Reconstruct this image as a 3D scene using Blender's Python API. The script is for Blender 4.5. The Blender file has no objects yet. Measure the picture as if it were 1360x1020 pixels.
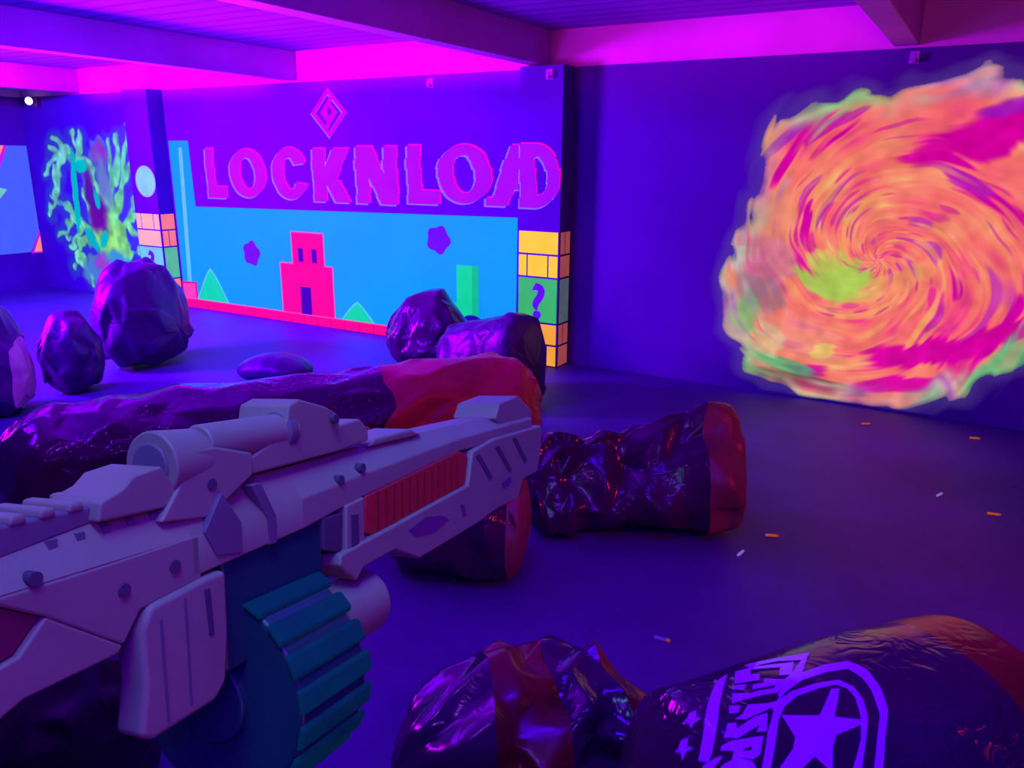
import bpy, bmesh, math, random
import numpy as np
from math import sin, cos, tan, pi, radians, sqrt, atan2, exp
from mathutils import Vector, Matrix, noise
random.seed(4)
S = bpy.context.scene
COL = S.collection
S.view_settings.view_transform = 'Standard'
S.view_settings.look = 'None'

# ------------------------------------------------------------------ camera
CAM_H, YAW, PITCH, ROLL = 1.7, radians(30.5), radians(15.84), radians(0.5)
fh = Vector((-sin(YAW), cos(YAW), 0)); rt = Vector((cos(YAW), sin(YAW), 0)); upv = Vector((0, 0, 1))
FWD = fh*cos(PITCH) - upv*sin(PITCH)
u0 = fh*sin(PITCH) + upv*cos(PITCH)
RGT = rt*cos(ROLL) + u0*sin(ROLL)
UPC = u0*cos(ROLL) - rt*sin(ROLL)
CAM = Vector((0, 0, CAM_H))
cd = bpy.data.cameras.new('camera'); cam = bpy.data.objects.new('camera', cd); COL.objects.link(cam)
cam.matrix_world = Matrix(((RGT.x, UPC.x, -FWD.x, 0), (RGT.y, UPC.y, -FWD.y, 0), (RGT.z, UPC.z, -FWD.z, CAM_H), (0, 0, 0, 1)))
cd.sensor_width = 36; cd.lens = 36*1050/1360; cd.clip_start = 0.02; cd.clip_end = 100
S.camera = cam

# ------------------------------------------------------------------ helpers
def lin(c):
    c = c/255 if c > 1 or isinstance(c, int) else c
    return c/12.92 if c <= 0.04045 else ((c+0.055)/1.055)**2.4
def rgb(r, g, b): return (lin(int(r)), lin(int(g)), lin(int(b)), 1)

def thing(name, label, cat, loc=(0, 0, 0), group=None):
    o = bpy.data.objects.new(name, None); COL.objects.link(o); o.location = loc
    o.empty_display_size = .1
    return tag(o, label, cat, group)
def tag(o, label, cat, group=None, kind=None):
    if label: o['label'] = label
    if cat: o['category'] = cat
    if group: o['group'] = group
    if kind: o['kind'] = kind
    return o
def struct(o): o['kind'] = 'structure'; return o

def mesh_obj(name, verts, faces, mat, parent=None, smooth=False, mats=None, midx=None):
    m = bpy.data.meshes.new(name); m.from_pydata([tuple(v) for v in verts], [], faces); 
    for mm in (mats or [mat]): m.materials.append(mm)
    if midx is not None:
        for p, i in zip(m.polygons, midx): p.material_index = i
    if smooth:
        for p in m.polygons: p.use_smooth = True
    m.update()
    o = bpy.data.objects.new(name, m); COL.objects.link(o)
    if parent is not None:
        o.parent = parent
        if parent.name not in OWN: o.matrix_parent_inverse = Matrix.Translation(-parent.location)
    return o

OWN = set()          # things whose parts are modelled in the thing's own axes
class MB:
    """collects pieces of one mesh"""
    def __init__(s): s.v = []; s.f = []; s.mi = []
    def add(s, verts, faces, mi=0):
        n = len(s.v); s.v += [tuple(v) for v in verts]; s.f += [tuple(i+n for i in f) for f in faces]; s.mi += [mi]*len(faces)
    def box(s, x0, x1, y0, y1, z0, z1, mi=0):
        s.add([(x, y, z) for x in (x0, x1) for y in (y0, y1) for z in (z0, z1)],
              [(0, 1, 3, 2), (4, 6, 7, 5), (0, 4, 5, 1), (2, 3, 7, 6), (0, 2, 6, 4), (1, 5, 7, 3)], mi)
    def prism(s, poly, a, b, fn, mi=0):
        """poly in 2d, extruded from a to b; fn(p, q, depth) -> point"""
        n = len(poly)
        v = [fn(p, q, a) for p, q in poly] + [fn(p, q, b) for p, q in poly]
        f = [tuple(range(n)), tuple(range(2*n-1, n-1, -1))] + [(i, i+n, (i+1) % n+n, (i+1) % n) for i in range(n)]
        s.add(v, f, mi)
    def tube(s, p0, p1, r0, r1=None, n=24, mi=0, caps=True):
        r1 = r0 if r1 is None else r1
        p0, p1 = Vector(p0), Vector(p1); d = (p1-p0).normalized()
        a = d.orthogonal().normalized(); b = d.cross(a)
        v = [p0 + (a*cos(2*pi*i/n)+b*sin(2*pi*i/n))*r0 for i in range(n)] + [p1 + (a*cos(2*pi*i/n)+b*sin(2*pi*i/n))*r1 for i in range(n)]
        f = [(i, (i+1) % n, (i+1) % n+n, i+n) for i in range(n)]
        if caps: f += [tuple(range(n-1, -1, -1)), tuple(range(n, 2*n))]
        s.add(v, f, mi)
    def build(s, name, mat, parent=None, smooth=False, mats=None, bevel=0):
        m = bpy.data.meshes.new(name); m.from_pydata(s.v, [], s.f)
        for mm in (mats or [mat]): m.materials.append(mm)
        for p, i in zip(m.polygons, s.mi): p.material_index = i
        bm = bmesh.new(); bm.from_mesh(m); bmesh.ops.recalc_face_normals(bm, faces=bm.faces); bm.to_mesh(m); bm.free()
        if smooth:
            for p in m.polygons: p.use_smooth = True
        m.update()
        o = bpy.data.objects.new(name, m); COL.objects.link(o)
        if parent is not None:
            o.parent = parent
            if parent.name not in OWN: o.matrix_parent_inverse = Matrix.Translation(-parent.location)
        if bevel:
            b = o.modifiers.new('bevel', 'BEVEL'); b.width = bevel; b.segments = 2; b.limit_method = 'ANGLE'; b.angle_limit = radians(35)
            for p in m.polygons: p.use_smooth = True
            w = o.modifiers.new('wn', 'WEIGHTED_NORMAL'); w.keep_sharp = True
        return o

# ------------------------------------------------------------------ materials
def new_mat(name):
    m = bpy.data.materials.new(name); m.use_nodes = True
    nt = m.node_tree; b = nt.nodes['Principled BSDF']
    return m, nt, b
def N(nt, t, **kw):
    n = nt.nodes.new(t)
    for k, v in kw.items(): setattr(n, k, v)
    return n
def glow(name, c, s=1.0, var=.1, base=.15, scale=6):
    """fluorescent paint under ultraviolet light: gives its colour back as light of its own"""
    m, nt, b = new_mat(name)
    col = rgb(*c)
    tc = N(nt, 'ShaderNodeTexCoord'); nz = N(nt, 'ShaderNodeTexNoise'); nz.inputs['Scale'].default_value = scale; nz.inputs['Detail'].default_value = 4
    nt.links.new(tc.outputs['Object'], nz.inputs['Vector'])
    mr = N(nt, 'ShaderNodeMapRange'); mr.inputs[1].default_value = .3; mr.inputs[2].default_value = .7
    mr.inputs[3].default_value = s*(1-var); mr.inputs[4].default_value = s*(1+var)
    nt.links.new(nz.outputs['Fac'], mr.inputs[0]); nt.links.new(mr.outputs[0], b.inputs['Emission Strength'])
    b.inputs['Emission Color'].default_value = col
    b.inputs['Base Color'].default_value = (col[0]*base, col[1]*base, col[2]*base, 1)
    b.inputs['Roughness'].default_value = .8; b.inputs['Specular IOR Level'].default_value = .1
    return m
def matte(name, c, rough=.7, var=.25, scale=3, spec=.2, bump=0, bscale=40):
    m, nt, b = new_mat(name)
    tc = N(nt, 'ShaderNodeTexCoord'); nz = N(nt, 'ShaderNodeTexNoise'); nz.inputs['Scale'].default_value = scale; nz.inputs['Detail'].default_value = 6
    nt.links.new(tc.outputs['Object'], nz.inputs['Vector'])
    cr = N(nt, 'ShaderNodeValToRGB')
    cr.color_ramp.elements[0].position = .3; cr.color_ramp.elements[1].position = .7
    cr.color_ramp.elements[0].color = tuple(x*(1-var) for x in c[:3])+(1,)
    cr.color_ramp.elements[1].color = tuple(x*(1+var) for x in c[:3])+(1,)
    nt.links.new(nz.outputs['Fac'], cr.inputs[0]); nt.links.new(cr.outputs[0], b.inputs['Base Color'])
    b.inputs['Roughness'].default_value = rough; b.inputs['Specular IOR Level'].default_value = spec
    if bump:
        n2 = N(nt, 'ShaderNodeTexNoise'); n2.inputs['Scale'].default_value = bscale; n2.inputs['Detail'].default_value = 5
        nt.links.new(tc.outputs['Object'], n2.inputs['Vector'])
        bp = N(nt, 'ShaderNodeBump'); bp.inputs['Strength'].default_value = bump; bp.inputs['Distance'].default_value = .02
        nt.links.new(n2.outputs['Fac'], bp.inputs['Height']); nt.links.new(bp.outputs[0], b.inputs['Normal'])
    return m
def vinyl(name, c, rough=.22, bump=.35, bscale=11, spec=.6):
    """shiny vinyl skin, smooth in places and crumpled in patches"""
    m, nt, b = new_mat(name)
    tc = N(nt, 'ShaderNodeTexCoord')
    nz = N(nt, 'ShaderNodeTexNoise'); nz.inputs['Scale'].default_value = 3; nz.inputs['Detail'].default_value = 4
    nt.links.new(tc.outputs['Object'], nz.inputs['Vector'])
    cr = N(nt, 'ShaderNodeValToRGB'); cr.color_ramp.elements[0].position = .3; cr.color_ramp.elements[1].position = .75
    cr.color_ramp.elements[0].color = tuple(x*.6 for x in c[:3])+(1,); cr.color_ramp.elements[1].color = tuple(x*1.25 for x in c[:3])+(1,)
    nt.links.new(nz.outputs['Fac'], cr.inputs[0]); nt.links.new(cr.outputs[0], b.inputs['Base Color'])
    n1 = N(nt, 'ShaderNodeTexNoise'); n1.inputs['Scale'].default_value = bscale; n1.inputs['Detail'].default_value = 2; n1.inputs['Distortion'].default_value = .9
    nt.links.new(tc.outputs['Object'], n1.inputs['Vector'])
    ab = N(nt, 'ShaderNodeMath', operation='SUBTRACT'); ab.inputs[1].default_value = .5
    a2 = N(nt, 'ShaderNodeMath', operation='ABSOLUTE')
    nt.links.new(n1.outputs['Fac'], ab.inputs[0]); nt.links.new(ab.outputs[0], a2.inputs[0])
    n3 = N(nt, 'ShaderNodeTexNoise'); n3.inputs['Scale'].default_value = 2.6; n3.inputs['Detail'].default_value = 1
    nt.links.new(tc.outputs['Object'], n3.inputs['Vector'])
    mr = N(nt, 'ShaderNodeMapRange'); mr.inputs[1].default_value = .45; mr.inputs[2].default_value = .65; mr.inputs[3].default_value = .12; mr.inputs[4].default_value = 1
    nt.links.new(n3.outputs['Fac'], mr.inputs[0])
    mu = N(nt, 'ShaderNodeMath', operation='MULTIPLY'); nt.links.new(a2.outputs[0], mu.inputs[0]); nt.links.new(mr.outputs[0], mu.inputs[1])
    bp = N(nt, 'ShaderNodeBump'); bp.inputs['Strength'].default_value = bump; bp.inputs['Distance'].default_value = .08
    nt.links.new(mu.outputs[0], bp.inputs['Height']); nt.links.new(bp.outputs[0], b.inputs['Normal'])
    b.inputs['Roughness'].default_value = rough; b.inputs['Specular IOR Level'].default_value = spec
    return m

M = {}
M['wall'] = matte('black_wall_paint', (.062, .005, .195), .8, .12, 1.2, .08)
M['ceiling'] = None
M['beam'] = matte('beam_paint', (.46, .10, .50), .7, .1, 2, .1)
M['fascia'] = matte('fascia_board', (.5, .3, .45), .7, .08, 2, .1)

# floor: dark sealed concrete with dusty patches
m, nt, b = new_mat('dark_floor'); M['floor'] = m
tc = N(nt, 'ShaderNodeTexCoord')
n1 = N(nt, 'ShaderNodeTexNoise'); n1.inputs['Scale'].default_value = .9; n1.inputs['Detail'].default_value = 8; n1.inputs['Roughness'].default_value = .6
n2 = N(nt, 'ShaderNodeTexNoise'); n2.inputs['Scale'].default_value = 160; n2.inputs['Detail'].default_value = 2
nt.links.new(tc.outputs['Object'], n1.inputs['Vector']); nt.links.new(tc.outputs['Object'], n2.inputs['Vector'])
cr = N(nt, 'ShaderNodeValToRGB'); e = cr.color_ramp.elements
e[0].position = .34; e[0].color = (.055, .014, .18, 1); e[1].position = .72; e[1].color = (.10, .028, .31, 1)
nt.links.new(n1.outputs['Fac'], cr.inputs[0])
mx = N(nt, 'ShaderNodeMix', data_type='RGBA', blend_type='MULTIPLY'); mx.inputs[0].default_value = .35
nt.links.new(cr.outputs[0], mx.inputs[6]); nt.links.new(n2.outputs['Fac'], mx.inputs[7]); nt.links.new(mx.outputs[2], b.inputs['Base Color'])
b.inputs['Roughness'].default_value = .55; b.inputs['Specular IOR Level'].default_value = .25

# ceiling: painted boards running along the beams
m, nt, b = new_mat('dark_ceiling_boards'); M['ceiling'] = m
tc = N(nt, 'ShaderNodeTexCoord'); wv = N(nt, 'ShaderNodeTexWave', wave_type='BANDS', bands_direction='Y', wave_profile='SIN')
wv.inputs['Scale'].default_value = 1.7; wv.inputs['Distortion'].default_value = .6; wv.inputs['Detail'].default_value = 1
nt.links.new(tc.outputs['Object'], wv.inputs['Vector'])
cr = N(nt, 'ShaderNodeValToRGB'); e = cr.color_ramp.elements
e[0].position = .0; e[0].color = (.22, .02, .42, 1); e[1].position = .35; e[1].color = (.32, .035, .60, 1)
nt.links.new(wv.outputs['Fac'], cr.inputs[0]); nt.links.new(cr.outputs[0], b.inputs['Base Color']); b.inputs['Roughness'].default_value = .8
b.inputs['Specular IOR Level'].default_value = .1

# ------------------------------------------------------------------ the setting
YW = 6.0; WH = 2.41; XL = -10.85; XR = 3.4; YB = -2.6; ZC = 2.69
def box_struct(name, x0, x1, y0, y1, z0, z1, mat, bevel=0):
    k = MB(); k.box(x0, x1, y0, y1, z0, z1); return struct(k.build(name, mat, bevel=bevel))
box_struct('floor', XL-.2, XR+.2, YB-.2, YW+.2, -.1, 0, M['floor'])
box_struct('ceiling', XL-.2, XR+.2, YB-.2, YW+.2, ZC, ZC+.1, M['ceiling'])
box_struct('wall_back', XL-.2, XR+.2, YW, YW+.15, 0, WH, M['wall'])
box_struct('wall_left', XL-.2, XL, YB, YW, 0, WH, M['wall'])
box_struct('wall_right', XR, XR+.2, YB, YW, 0, ZC, M['wall'])
box_struct('wall_front', XL, XR, YB-.2, YB, 0, ZC, M['wall'])
box_struct('trim_1', XL-.2, XR, YW+.005, YW+.15, WH, ZC, M['fascia'])          # fascia over the back wall
box_struct('trim_2', -3.37, -2.98, 5.8, YW-.001, 0, WH, M['wall'])               # right pilaster
box_struct('trim_3', -8.48, -8.05, 5.8, YW-.001, 0, WH, M['wall'])               # left pilaster
for i, xr in enumerate((-9.58, -6.0, -3.2, -.54)):
    box_struct('trim_%d' % (4+i), xr-.15, xr, YB, YW+.004, WH+.015, ZC, M['beam'], .006)
box_struct('trim_8', -8.22, -8.12, YW-.03, YW+.004, WH+.001, ZC-.001, M['beam'])       # post on the fascia
box_struct('trim_9', XL-.2, XL, YB, YW, WH, ZC, M['fascia'])

# ------------------------------------------------------------------ painted panel on the back wall
def wallpoly(mb, pts, y, mi=0):
    mb.add([(x, y, z) for x, z in pts], [tuple(range(len(pts)))], mi)
def flat(name, polys, y, mat, parent, mats=None):
    k = MB()
    for i, p in enumerate(polys):
        if mats: wallpoly(k, p[0], y-.0002*i, p[1])
        else: wallpoly(k, p, y)
    o = k.build(name, mat, parent, mats=mats)
    # face the room
    for p in o.data.polygons:
        if p.normal.y > 0: p.flip()
    return o
G = {}
G['sky'] = glow('fluorescent_sky_blue', (0, 160, 250), .88, .05, .25, 1.2)
G['pale_blue'] = glow('pale_blue_outline', (150, 215, 255), .8)
G['pole'] = glow('pale_cyan_stripe', (90, 205, 255), .85)
G['red'] = glow('fluorescent_red', (255, 10, 105), .92, .08)
G['red2'] = glow('fluorescent_red_dark', (205, 5, 95), .9, .1)
G['pinkred'] = glow('pinkish_red', (255, 70, 135), .9)
G['dark'] = matte('dark_paint', (.02, .004, .05), .8, .1)
G['green'] = glow('fluorescent_green', (0, 225, 125), .88, .06)
G['green2'] = glow('fluorescent_green_shade', (0, 200, 115), .85, .06)
G['purple'] = glow('violet_paint', (95, 20, 215), .8, .2, .3, 12)
G['yellow'] = glow('fluorescent_yellow', (255, 212, 45), .92, .06)
G['amber'] = glow('fluorescent_amber', (255, 170, 60), .9, .08)
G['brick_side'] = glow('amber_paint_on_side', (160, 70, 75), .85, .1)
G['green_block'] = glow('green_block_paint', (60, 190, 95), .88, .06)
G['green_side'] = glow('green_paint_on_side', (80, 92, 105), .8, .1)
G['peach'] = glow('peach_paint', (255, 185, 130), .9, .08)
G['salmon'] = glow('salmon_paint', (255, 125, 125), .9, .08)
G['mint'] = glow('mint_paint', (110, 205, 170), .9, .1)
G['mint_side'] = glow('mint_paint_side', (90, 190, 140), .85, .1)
G['periw'] = glow('periwinkle_paint', (75, 100, 255), .85, .05)
G['letter'] = glow('violet_letter_paint', (150, 15, 250), .82, .12, .3, 5)
G['letter_blue'] = glow('pale_violet_letter_edge', (140, 115, 255), .8, .12)
G['letter_red'] = glow('magenta_letter_edge', (255, 0, 160), .85, .12)
G['magenta'] = glow('magenta_paint', (190, 0, 250), .85, .1)

Y1 = YW - .003
mural = thing('landscape_mural', 'large bright blue landscape painting with a red tower on the black back wall', 'mural', (-5.6, YW, 0))
flat('sky', [[(-8.02, .3), (-7.8, .1), (-3.5, .06), (-3.49, 1.22), (-7.67, 1.165), (-7.69, 1.87), (-8.02, 1.87)]], Y1, G['sky'], mural)
flat('flagpole', [[(-7.93, .3), (-7.86, .3), (-7.8, 1.8), (-7.86, 1.8)]], Y1-.002, G['pole'], mural)
k = [([(-8.02, .003), (-3.49, .003), (-3.49, .10), (-8.02, .10)], 0)]
for i in range(24):
    x = -8.0+i*.19
    k.append(([(x, .003), (x+.012, .003), (x+.012, .095), (x, .095)], 1))
k.append(([(-8.02, .10), (-3.49, .10), (-3.49, .112), (-8.02, .112)], 2))
flat('brick_strip', k, Y1-.003, None, mural, [G['red'], G['red2'], G['pinkred']])
flat('red_block', [([(-8.04, .095), (-7.77, .095), (-7.77, .31), (-8.04, .3)], 1), ([(-8.015, .11), (-7.8, .11), (-7.8, .29), (-8.015, .28)], 0)], Y1-.005, None, mural, [G['pinkred'], G['red2']])
tw = flat('red_tower', [([(-6.40, .1), (-5.65, .1), (-5.65, .64), (-5.755, .64), (-5.755, .97), (-6.215, .97), (-6.215, .64), (-6.40, .64)], 1),
               ([(-6.385, .1), (-5.665, .1), (-5.665, .625), (-5.77, .625), (-5.77, .955), (-6.20, .955), (-6.20, .625), (-6.385, .625)], 0)], Y1-.006, None, mural, [G['red'], G['pinkred']])
for p in ([(-6.12, .11), (-5.97, .11), (-5.97, .40), (-6.12, .40)], [(-6.12, .66), (-6.05, .66), (-6.05, .8), (-6.12, .8)], [(-5.93, .66), (-5.86, .66), (-5.86, .8), (-5.93, .8)]):
    flat('opening', [p], Y1-.009, G['dark'], mural)
def hill(x0, x1, zt, z0):
    c = (x0+x1)/2; w = (x1-x0)/2; pts = []
    for i in range(25):
        a = -1+2*i/24
        pts.append((c+w*a, z0+(zt-z0)*(1-abs(a)**1.25)))
    return pts
flat('green_hill', [(hill(-7.79, -7.24, .49, .105), 1), (hill(-7.765, -7.265, .465, .105), 0)], Y1-.006, None, mural, [G['green'], G['pole']])
flat('green_hill', [(hill(-5.57, -5.12, .315, .105), 1), (hill(-5.55, -5.14, .295, .105), 0)], Y1-.006, None, mural, [G['green'], G['pole']])
flat('green_column', [([(-4.25, .105), (-3.89, .105), (-3.89, .77), (-4.13, .77), (-4.13, .42), (-4.25, .42)], 0), ([(-3.96, .105), (-3.89, .105), (-3.89, .77), (-3.96, .77)], 1)], Y1-.006, None, mural, [G['green'], G['green2']])
def blob(cx, cz, rx, rz, n=40, seed=0, amp=.1, lobes=5):
    return [(cx+rx*cos(a)*(1+amp*sin(lobes*a+seed)), cz+rz*sin(a)*(1+amp*sin(lobes*a+seed))) for a in [2*pi*i/n for i in range(n)]]
flat('violet_blot', [blob(-6.82, .70, .125, .13, seed=1)], Y1-.006, G['purple'], mural)
flat('violet_blot', [blob(-4.33, .985, .13, .125, seed=2)], Y1-.006, G['purple'], mural)
flat('dark_mound', [blob(-3.96, .2, .15, .12, amp=0)], Y1-.0085, matte('dull_green', (.01, .09, .11), .8), mural)

# painted blocks on the two pilasters
def blocks(x0, x1, xs, rows, front, side, label, ov=None):
    t = thing('painted_block_stack', label, 'painted blocks', (x0, 5.8, 0))
    for (z0, z1, cols, mf, ms) in rows:
        k = MB(); n = len(cols)-1
        for a, b_ in zip(cols[:-1], cols[1:]):
            wallpoly(k, [(x0+(x1-x0)*a+.006, z0+.008), (x0+(x1-x0)*b_-.006, z0+.008), (x0+(x1-x0)*b_-.006, z1-.008), (x0+(x1-x0)*a+.006, z1-.008)], 5.797, 0)
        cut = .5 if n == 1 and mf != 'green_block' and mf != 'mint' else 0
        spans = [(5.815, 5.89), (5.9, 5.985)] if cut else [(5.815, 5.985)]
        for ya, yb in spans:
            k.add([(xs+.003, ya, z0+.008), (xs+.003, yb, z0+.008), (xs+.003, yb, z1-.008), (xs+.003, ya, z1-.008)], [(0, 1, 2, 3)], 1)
        k.build('painted_block', None, t, mats=[G[mf], G[ms]])  # side faces take darker copies of the front colours, as painted shade
    return t
one, three, two = (0, 1), (0, .23, .75, 1), (0, .5, 1)
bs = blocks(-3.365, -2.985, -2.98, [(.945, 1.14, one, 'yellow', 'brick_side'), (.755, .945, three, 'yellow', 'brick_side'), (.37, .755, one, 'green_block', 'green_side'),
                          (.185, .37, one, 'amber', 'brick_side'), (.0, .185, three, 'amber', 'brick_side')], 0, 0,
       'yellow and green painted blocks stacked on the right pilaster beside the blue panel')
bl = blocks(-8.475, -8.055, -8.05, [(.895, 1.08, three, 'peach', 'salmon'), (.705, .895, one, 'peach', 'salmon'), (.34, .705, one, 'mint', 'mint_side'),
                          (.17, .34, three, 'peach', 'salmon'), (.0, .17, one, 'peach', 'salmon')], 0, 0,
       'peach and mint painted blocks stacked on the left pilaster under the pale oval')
def glyph(ch, x, z, y, size, mat, parent, sx=1):
    c = bpy.data.curves.new('g', 'FONT'); c.body = ch; c.size = size; c.offset = size*.03
    o = bpy.data.objects.new('g', c); COL.objects.link(o)
    bpy.context.view_layer.update()
    me = bpy.data.meshes.new_from_object(o.evaluated_get(bpy.context.evaluated_depsgraph_get()))
    bpy.data.objects.remove(o)
    xs = [v.co.x for v in me.vertices]; zs = [v.co.y for v in me.vertices]
    cx, cz = (min(xs)+max(xs))/2, (min(zs)+max(zs))/2
    for v in me.vertices: v.co = ((v.co.x-cx)*sx+x, y, v.co.y-cz+z)
    me.materials.clear(); me.materials.append(mat)
    q = bpy.data.objects.new('question_mark', me); COL.objects.link(q); q.parent = parent
    q.matrix_parent_inverse = Matrix.Translation(-parent.location)
    return q
glyph('?', -3.165, .555, 5.793, .40, G['purple'], bs, 1.1)
glyph('?', -8.27, .52, 5.793, .36, G['purple'], bl, 1.1)
ov = flat('oval_mural', [(blob(-8.225, 1.43, .175, .172, amp=0), 1), (blob(-8.225, 1.43, .155, .152, amp=0), 0)], 5.797, None, None, [glow('oval_mint', (125, 215, 190), .9, .1), glow('oval_rim', (150, 200, 220), .8)])
tag(ov, 'pale mint green oval painted on the left pilaster above the blocks', 'painted oval')

# ------------------------------------------------------------------ lettering
def ring(u, v, t): return ((u-.5)/.5)**2+((v-.5)/.5)**2 <= 1 and not ((u-.5)/(.5-t))**2+((v-.5)/(.5-t*.62))**2 <= 1
def inL(u, v): return 0 <= v <= 1 and (0 <= u <= .42 or (0 <= u <= 1 and v <= .24))
def inO(u, v): return ring(u, v, .29)
def inC(u, v): return ring(u, v, .32) and not (u > .55 and abs(v-.5) < .16+.1*(u-.55))
def inK(u, v):
    if not 0 <= v <= 1: return False
    if 0 <= u <= .36: return True
    if v >= .4: c = .42+(v-.4)*.62; return c-.22 <= u <= c+.22
    c = .80-(v)*.75; return c-.19 <= u <= c+.22
def inN(u, v):
    if not (0 <= v <= 1 and 0 <= u <= 1): return False
    if u <= .31 or u >= .69: return True
    c = .5+(.5-v)*.62; return abs(u-c) <= .21
def inA(u, v):
    if not 0 <= v <= 1: return False
    if v < .14 and u < .22: return True
    l = .5*v+.02; 
    return l <= u <= 1.0-.3*v*0 and (u <= l+.42 or .28 <= v <= .47)
def inD(u, v):
    if not (0 <= v <= 1 and u >= 0): return False
    o = ((u-.38)/.62)**2+((v-.5)/.5)**2 <= 1 or u <= .38
    i = ((u-.42)/.27)**2+((v-.5)/.3)**2 <= 1 and u > .40
    return o and not i
LET = [(inL, -7.43, -7.13, 1.27, 1.79), (inO, -7.06, -6.52, 1.29, 1.785), (inC, -6.42, -5.92, 1.29, 1.80), (inK, -5.85, -5.38, 1.28, 1.79), (inN, -5.29, -4.79, 1.28, 1.81),
       (inL, -4.67, -4.31, 1.30, 1.82), (inO, -4.33, -3.76, 1.32, 1.825), (inA, -3.79, -3.35, 1.31, 1.82), (inD, -3.36, -2.985, 1.32, 1.825)]
sign = thing('painted_lettering', 'violet glitch-style painted letters reading LOCKNLOAD on the black wall above the blue panel', 'sign', (-5.2, YW, 1.3))
rl = random.Random(8)
for q, (fn, x0, x1, z0, z1) in enumerate(LET):
    y = (5.8 if q == 8 else YW)-.003
    bands = [(0, .16, 0), (.16, rl.uniform(.3, .45), .010), (.6, .78, -.014)]
    k = MB(); rows = 110; ns = 160
    for li, (dx, dz, mi) in enumerate(((.014, .011, 2), (-.021, -.012, 1), (0, 0, 0))):
        if q == 8: dx *= .5
        for r in range(rows):
            v = (r+.5)/rows; sh = next((s for a, b_, s in bands if a <= v < b_), 0)*(1 if q > 3 else .6)
            run = None
            for i in range(ns+1):
                u = -.05+1.1*i/ns; ins = i < ns and fn(u, v)
                if ins and run is None: run = u
                if not ins and run is not None:
                    a = x0+(x1-x0)*run+sh+dx; b_ = x0+(x1-x0)*u+sh+dx
                    if q == 8: a, b_ = max(a, -3.368), min(b_, -2.981)
                    if q == 7: b_ = min(b_, -3.372)
                    za = z0+(z1-z0)*r/rows+dz; zb = z0+(z1-z0)*(r+1)/rows+dz
                    if b_ > a: k.add([(a, y-.0015*li, za), (b_, y-.0015*li, za), (b_, y-.0015*li, zb), (a, y-.0015*li, zb)], [(0, 1, 2, 3)], mi)
                    run = None
    k.build('letter', None, sign, mats=[G['letter'], G['letter_blue'], G['letter_red']])
# diamond emblem over the lettering
def dia(cx, cz, rx, rz): return [(cx, cz+rz), (cx+rx, cz), (cx, cz-rz), (cx-rx, cz)]
cx, cz = -5.6, 2.12
k = MB()
def ringpoly(k, a, b_, y, mi):
    n = len(a)
    for i in range(n):
        j = (i+1) % n
        k.add([(a[i][0], y, a[i][1]), (a[j][0], y, a[j][1]), (b_[j][0], y, b_[j][1]), (b_[i][0], y, b_[i][1])], [(0, 1, 2, 3)], mi)
ringpoly(k, dia(cx-.008, cz-.008, .235, .235), dia(cx-.008, cz-.008, .165, .165), Y1, 1)
ringpoly(k, dia(cx, cz, .235, .235), dia(cx, cz, .17, .168), Y1-.001, 0)
wallpoly(k, dia(cx, cz, .115, .12), Y1-.001, 0)
wallpoly(k, dia(cx+.005, cz+.01, .035, .045), Y1-.0025, 2)
wallpoly(k, [(cx-.035, cz-.085), (cx+.0, cz-.12), (cx+.03, cz-.085), (cx-.03, cz-.17), (cx-.06, cz-.14)], Y1-.002, 0)
wallpoly(k, [(cx+.035, cz+.085), (cx+.0, cz+.12), (cx-.03, cz+.085), (cx+.03, cz+.17), (cx+.06, cz+.14)], Y1-.002, 0)
em = k.build('diamond_emblem', None, None, mats=[G['magenta'], G['letter_blue'], M['wall']])
tag(em, 'magenta diamond emblem with a spiral centre painted on the black wall above the lettering', 'emblem')

# ------------------------------------------------------------------ brush-painted murals (fine meshes carrying their colours)
def painted(name, func, x0, x1, z0, z1, nx, nz, y, strength):
    X, Z = np.meshgrid(np.linspace(x0, x1, nx), np.linspace(z0, z1, nz))
    C, A = func(X, Z)                                   # sRGB 0..255, alpha 0..1
    C = np.clip(C/255., 0, 1); C = np.where(C <= .04045, C/12.92, ((C+.055)/1.055)**2.4)
    idx = np.arange(nx*nz).reshape(nz, nx)
    q = np.stack([idx[:-1, :-1], idx[:-1, 1:], idx[1:, 1:], idx[1:, :-1]], -1).reshape(-1, 4)
    keep = A.ravel()[q].max(1) > .02; q = q[keep]
    used = np.unique(q); remap = -np.ones(nx*nz, int); remap[used] = np.arange(len(used))
    co = np.stack([X.ravel(), np.full(nx*nz, y), Z.ravel()], -1)[used]
    me = bpy.data.meshes.new(name); me.from_pydata(co.tolist(), [], remap[q].tolist())
    at = me.color_attributes.new('paint', 'FLOAT_COLOR', 'POINT')
    at.data.foreach_set('color', np.concatenate([C.reshape(-1, 3), A.reshape(-1, 1)], 1)[used].astype(np.float32).ravel())
    mt = bpy.data.materials.new(name+'_paint'); mt.use_nodes = True; nt = mt.node_tree; nt.nodes.clear()
    out = N(nt, 'ShaderNodeOutputMaterial'); at = N(nt, 'ShaderNodeAttribute'); at.attribute_name = 'paint'
    em = N(nt, 'ShaderNodeEmission'); em.inputs[1].default_value = strength
    tr = N(nt, 'ShaderNodeBsdfTransparent'); ms = N(nt, 'ShaderNodeMixShader')
    nt.links.new(at.outputs['Color'], em.inputs[0]); nt.links.new(at.outputs['Alpha'], ms.inputs[0])
    nt.links.new(tr.outputs[0], ms.inputs[1]); nt.links.new(em.outputs[0], ms.inputs[2]); nt.links.new(ms.outputs[0], out.inputs[0])
    me.materials.append(mt); o = bpy.data.objects.new(name, me); COL.objects.link(o)
    return o
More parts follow.
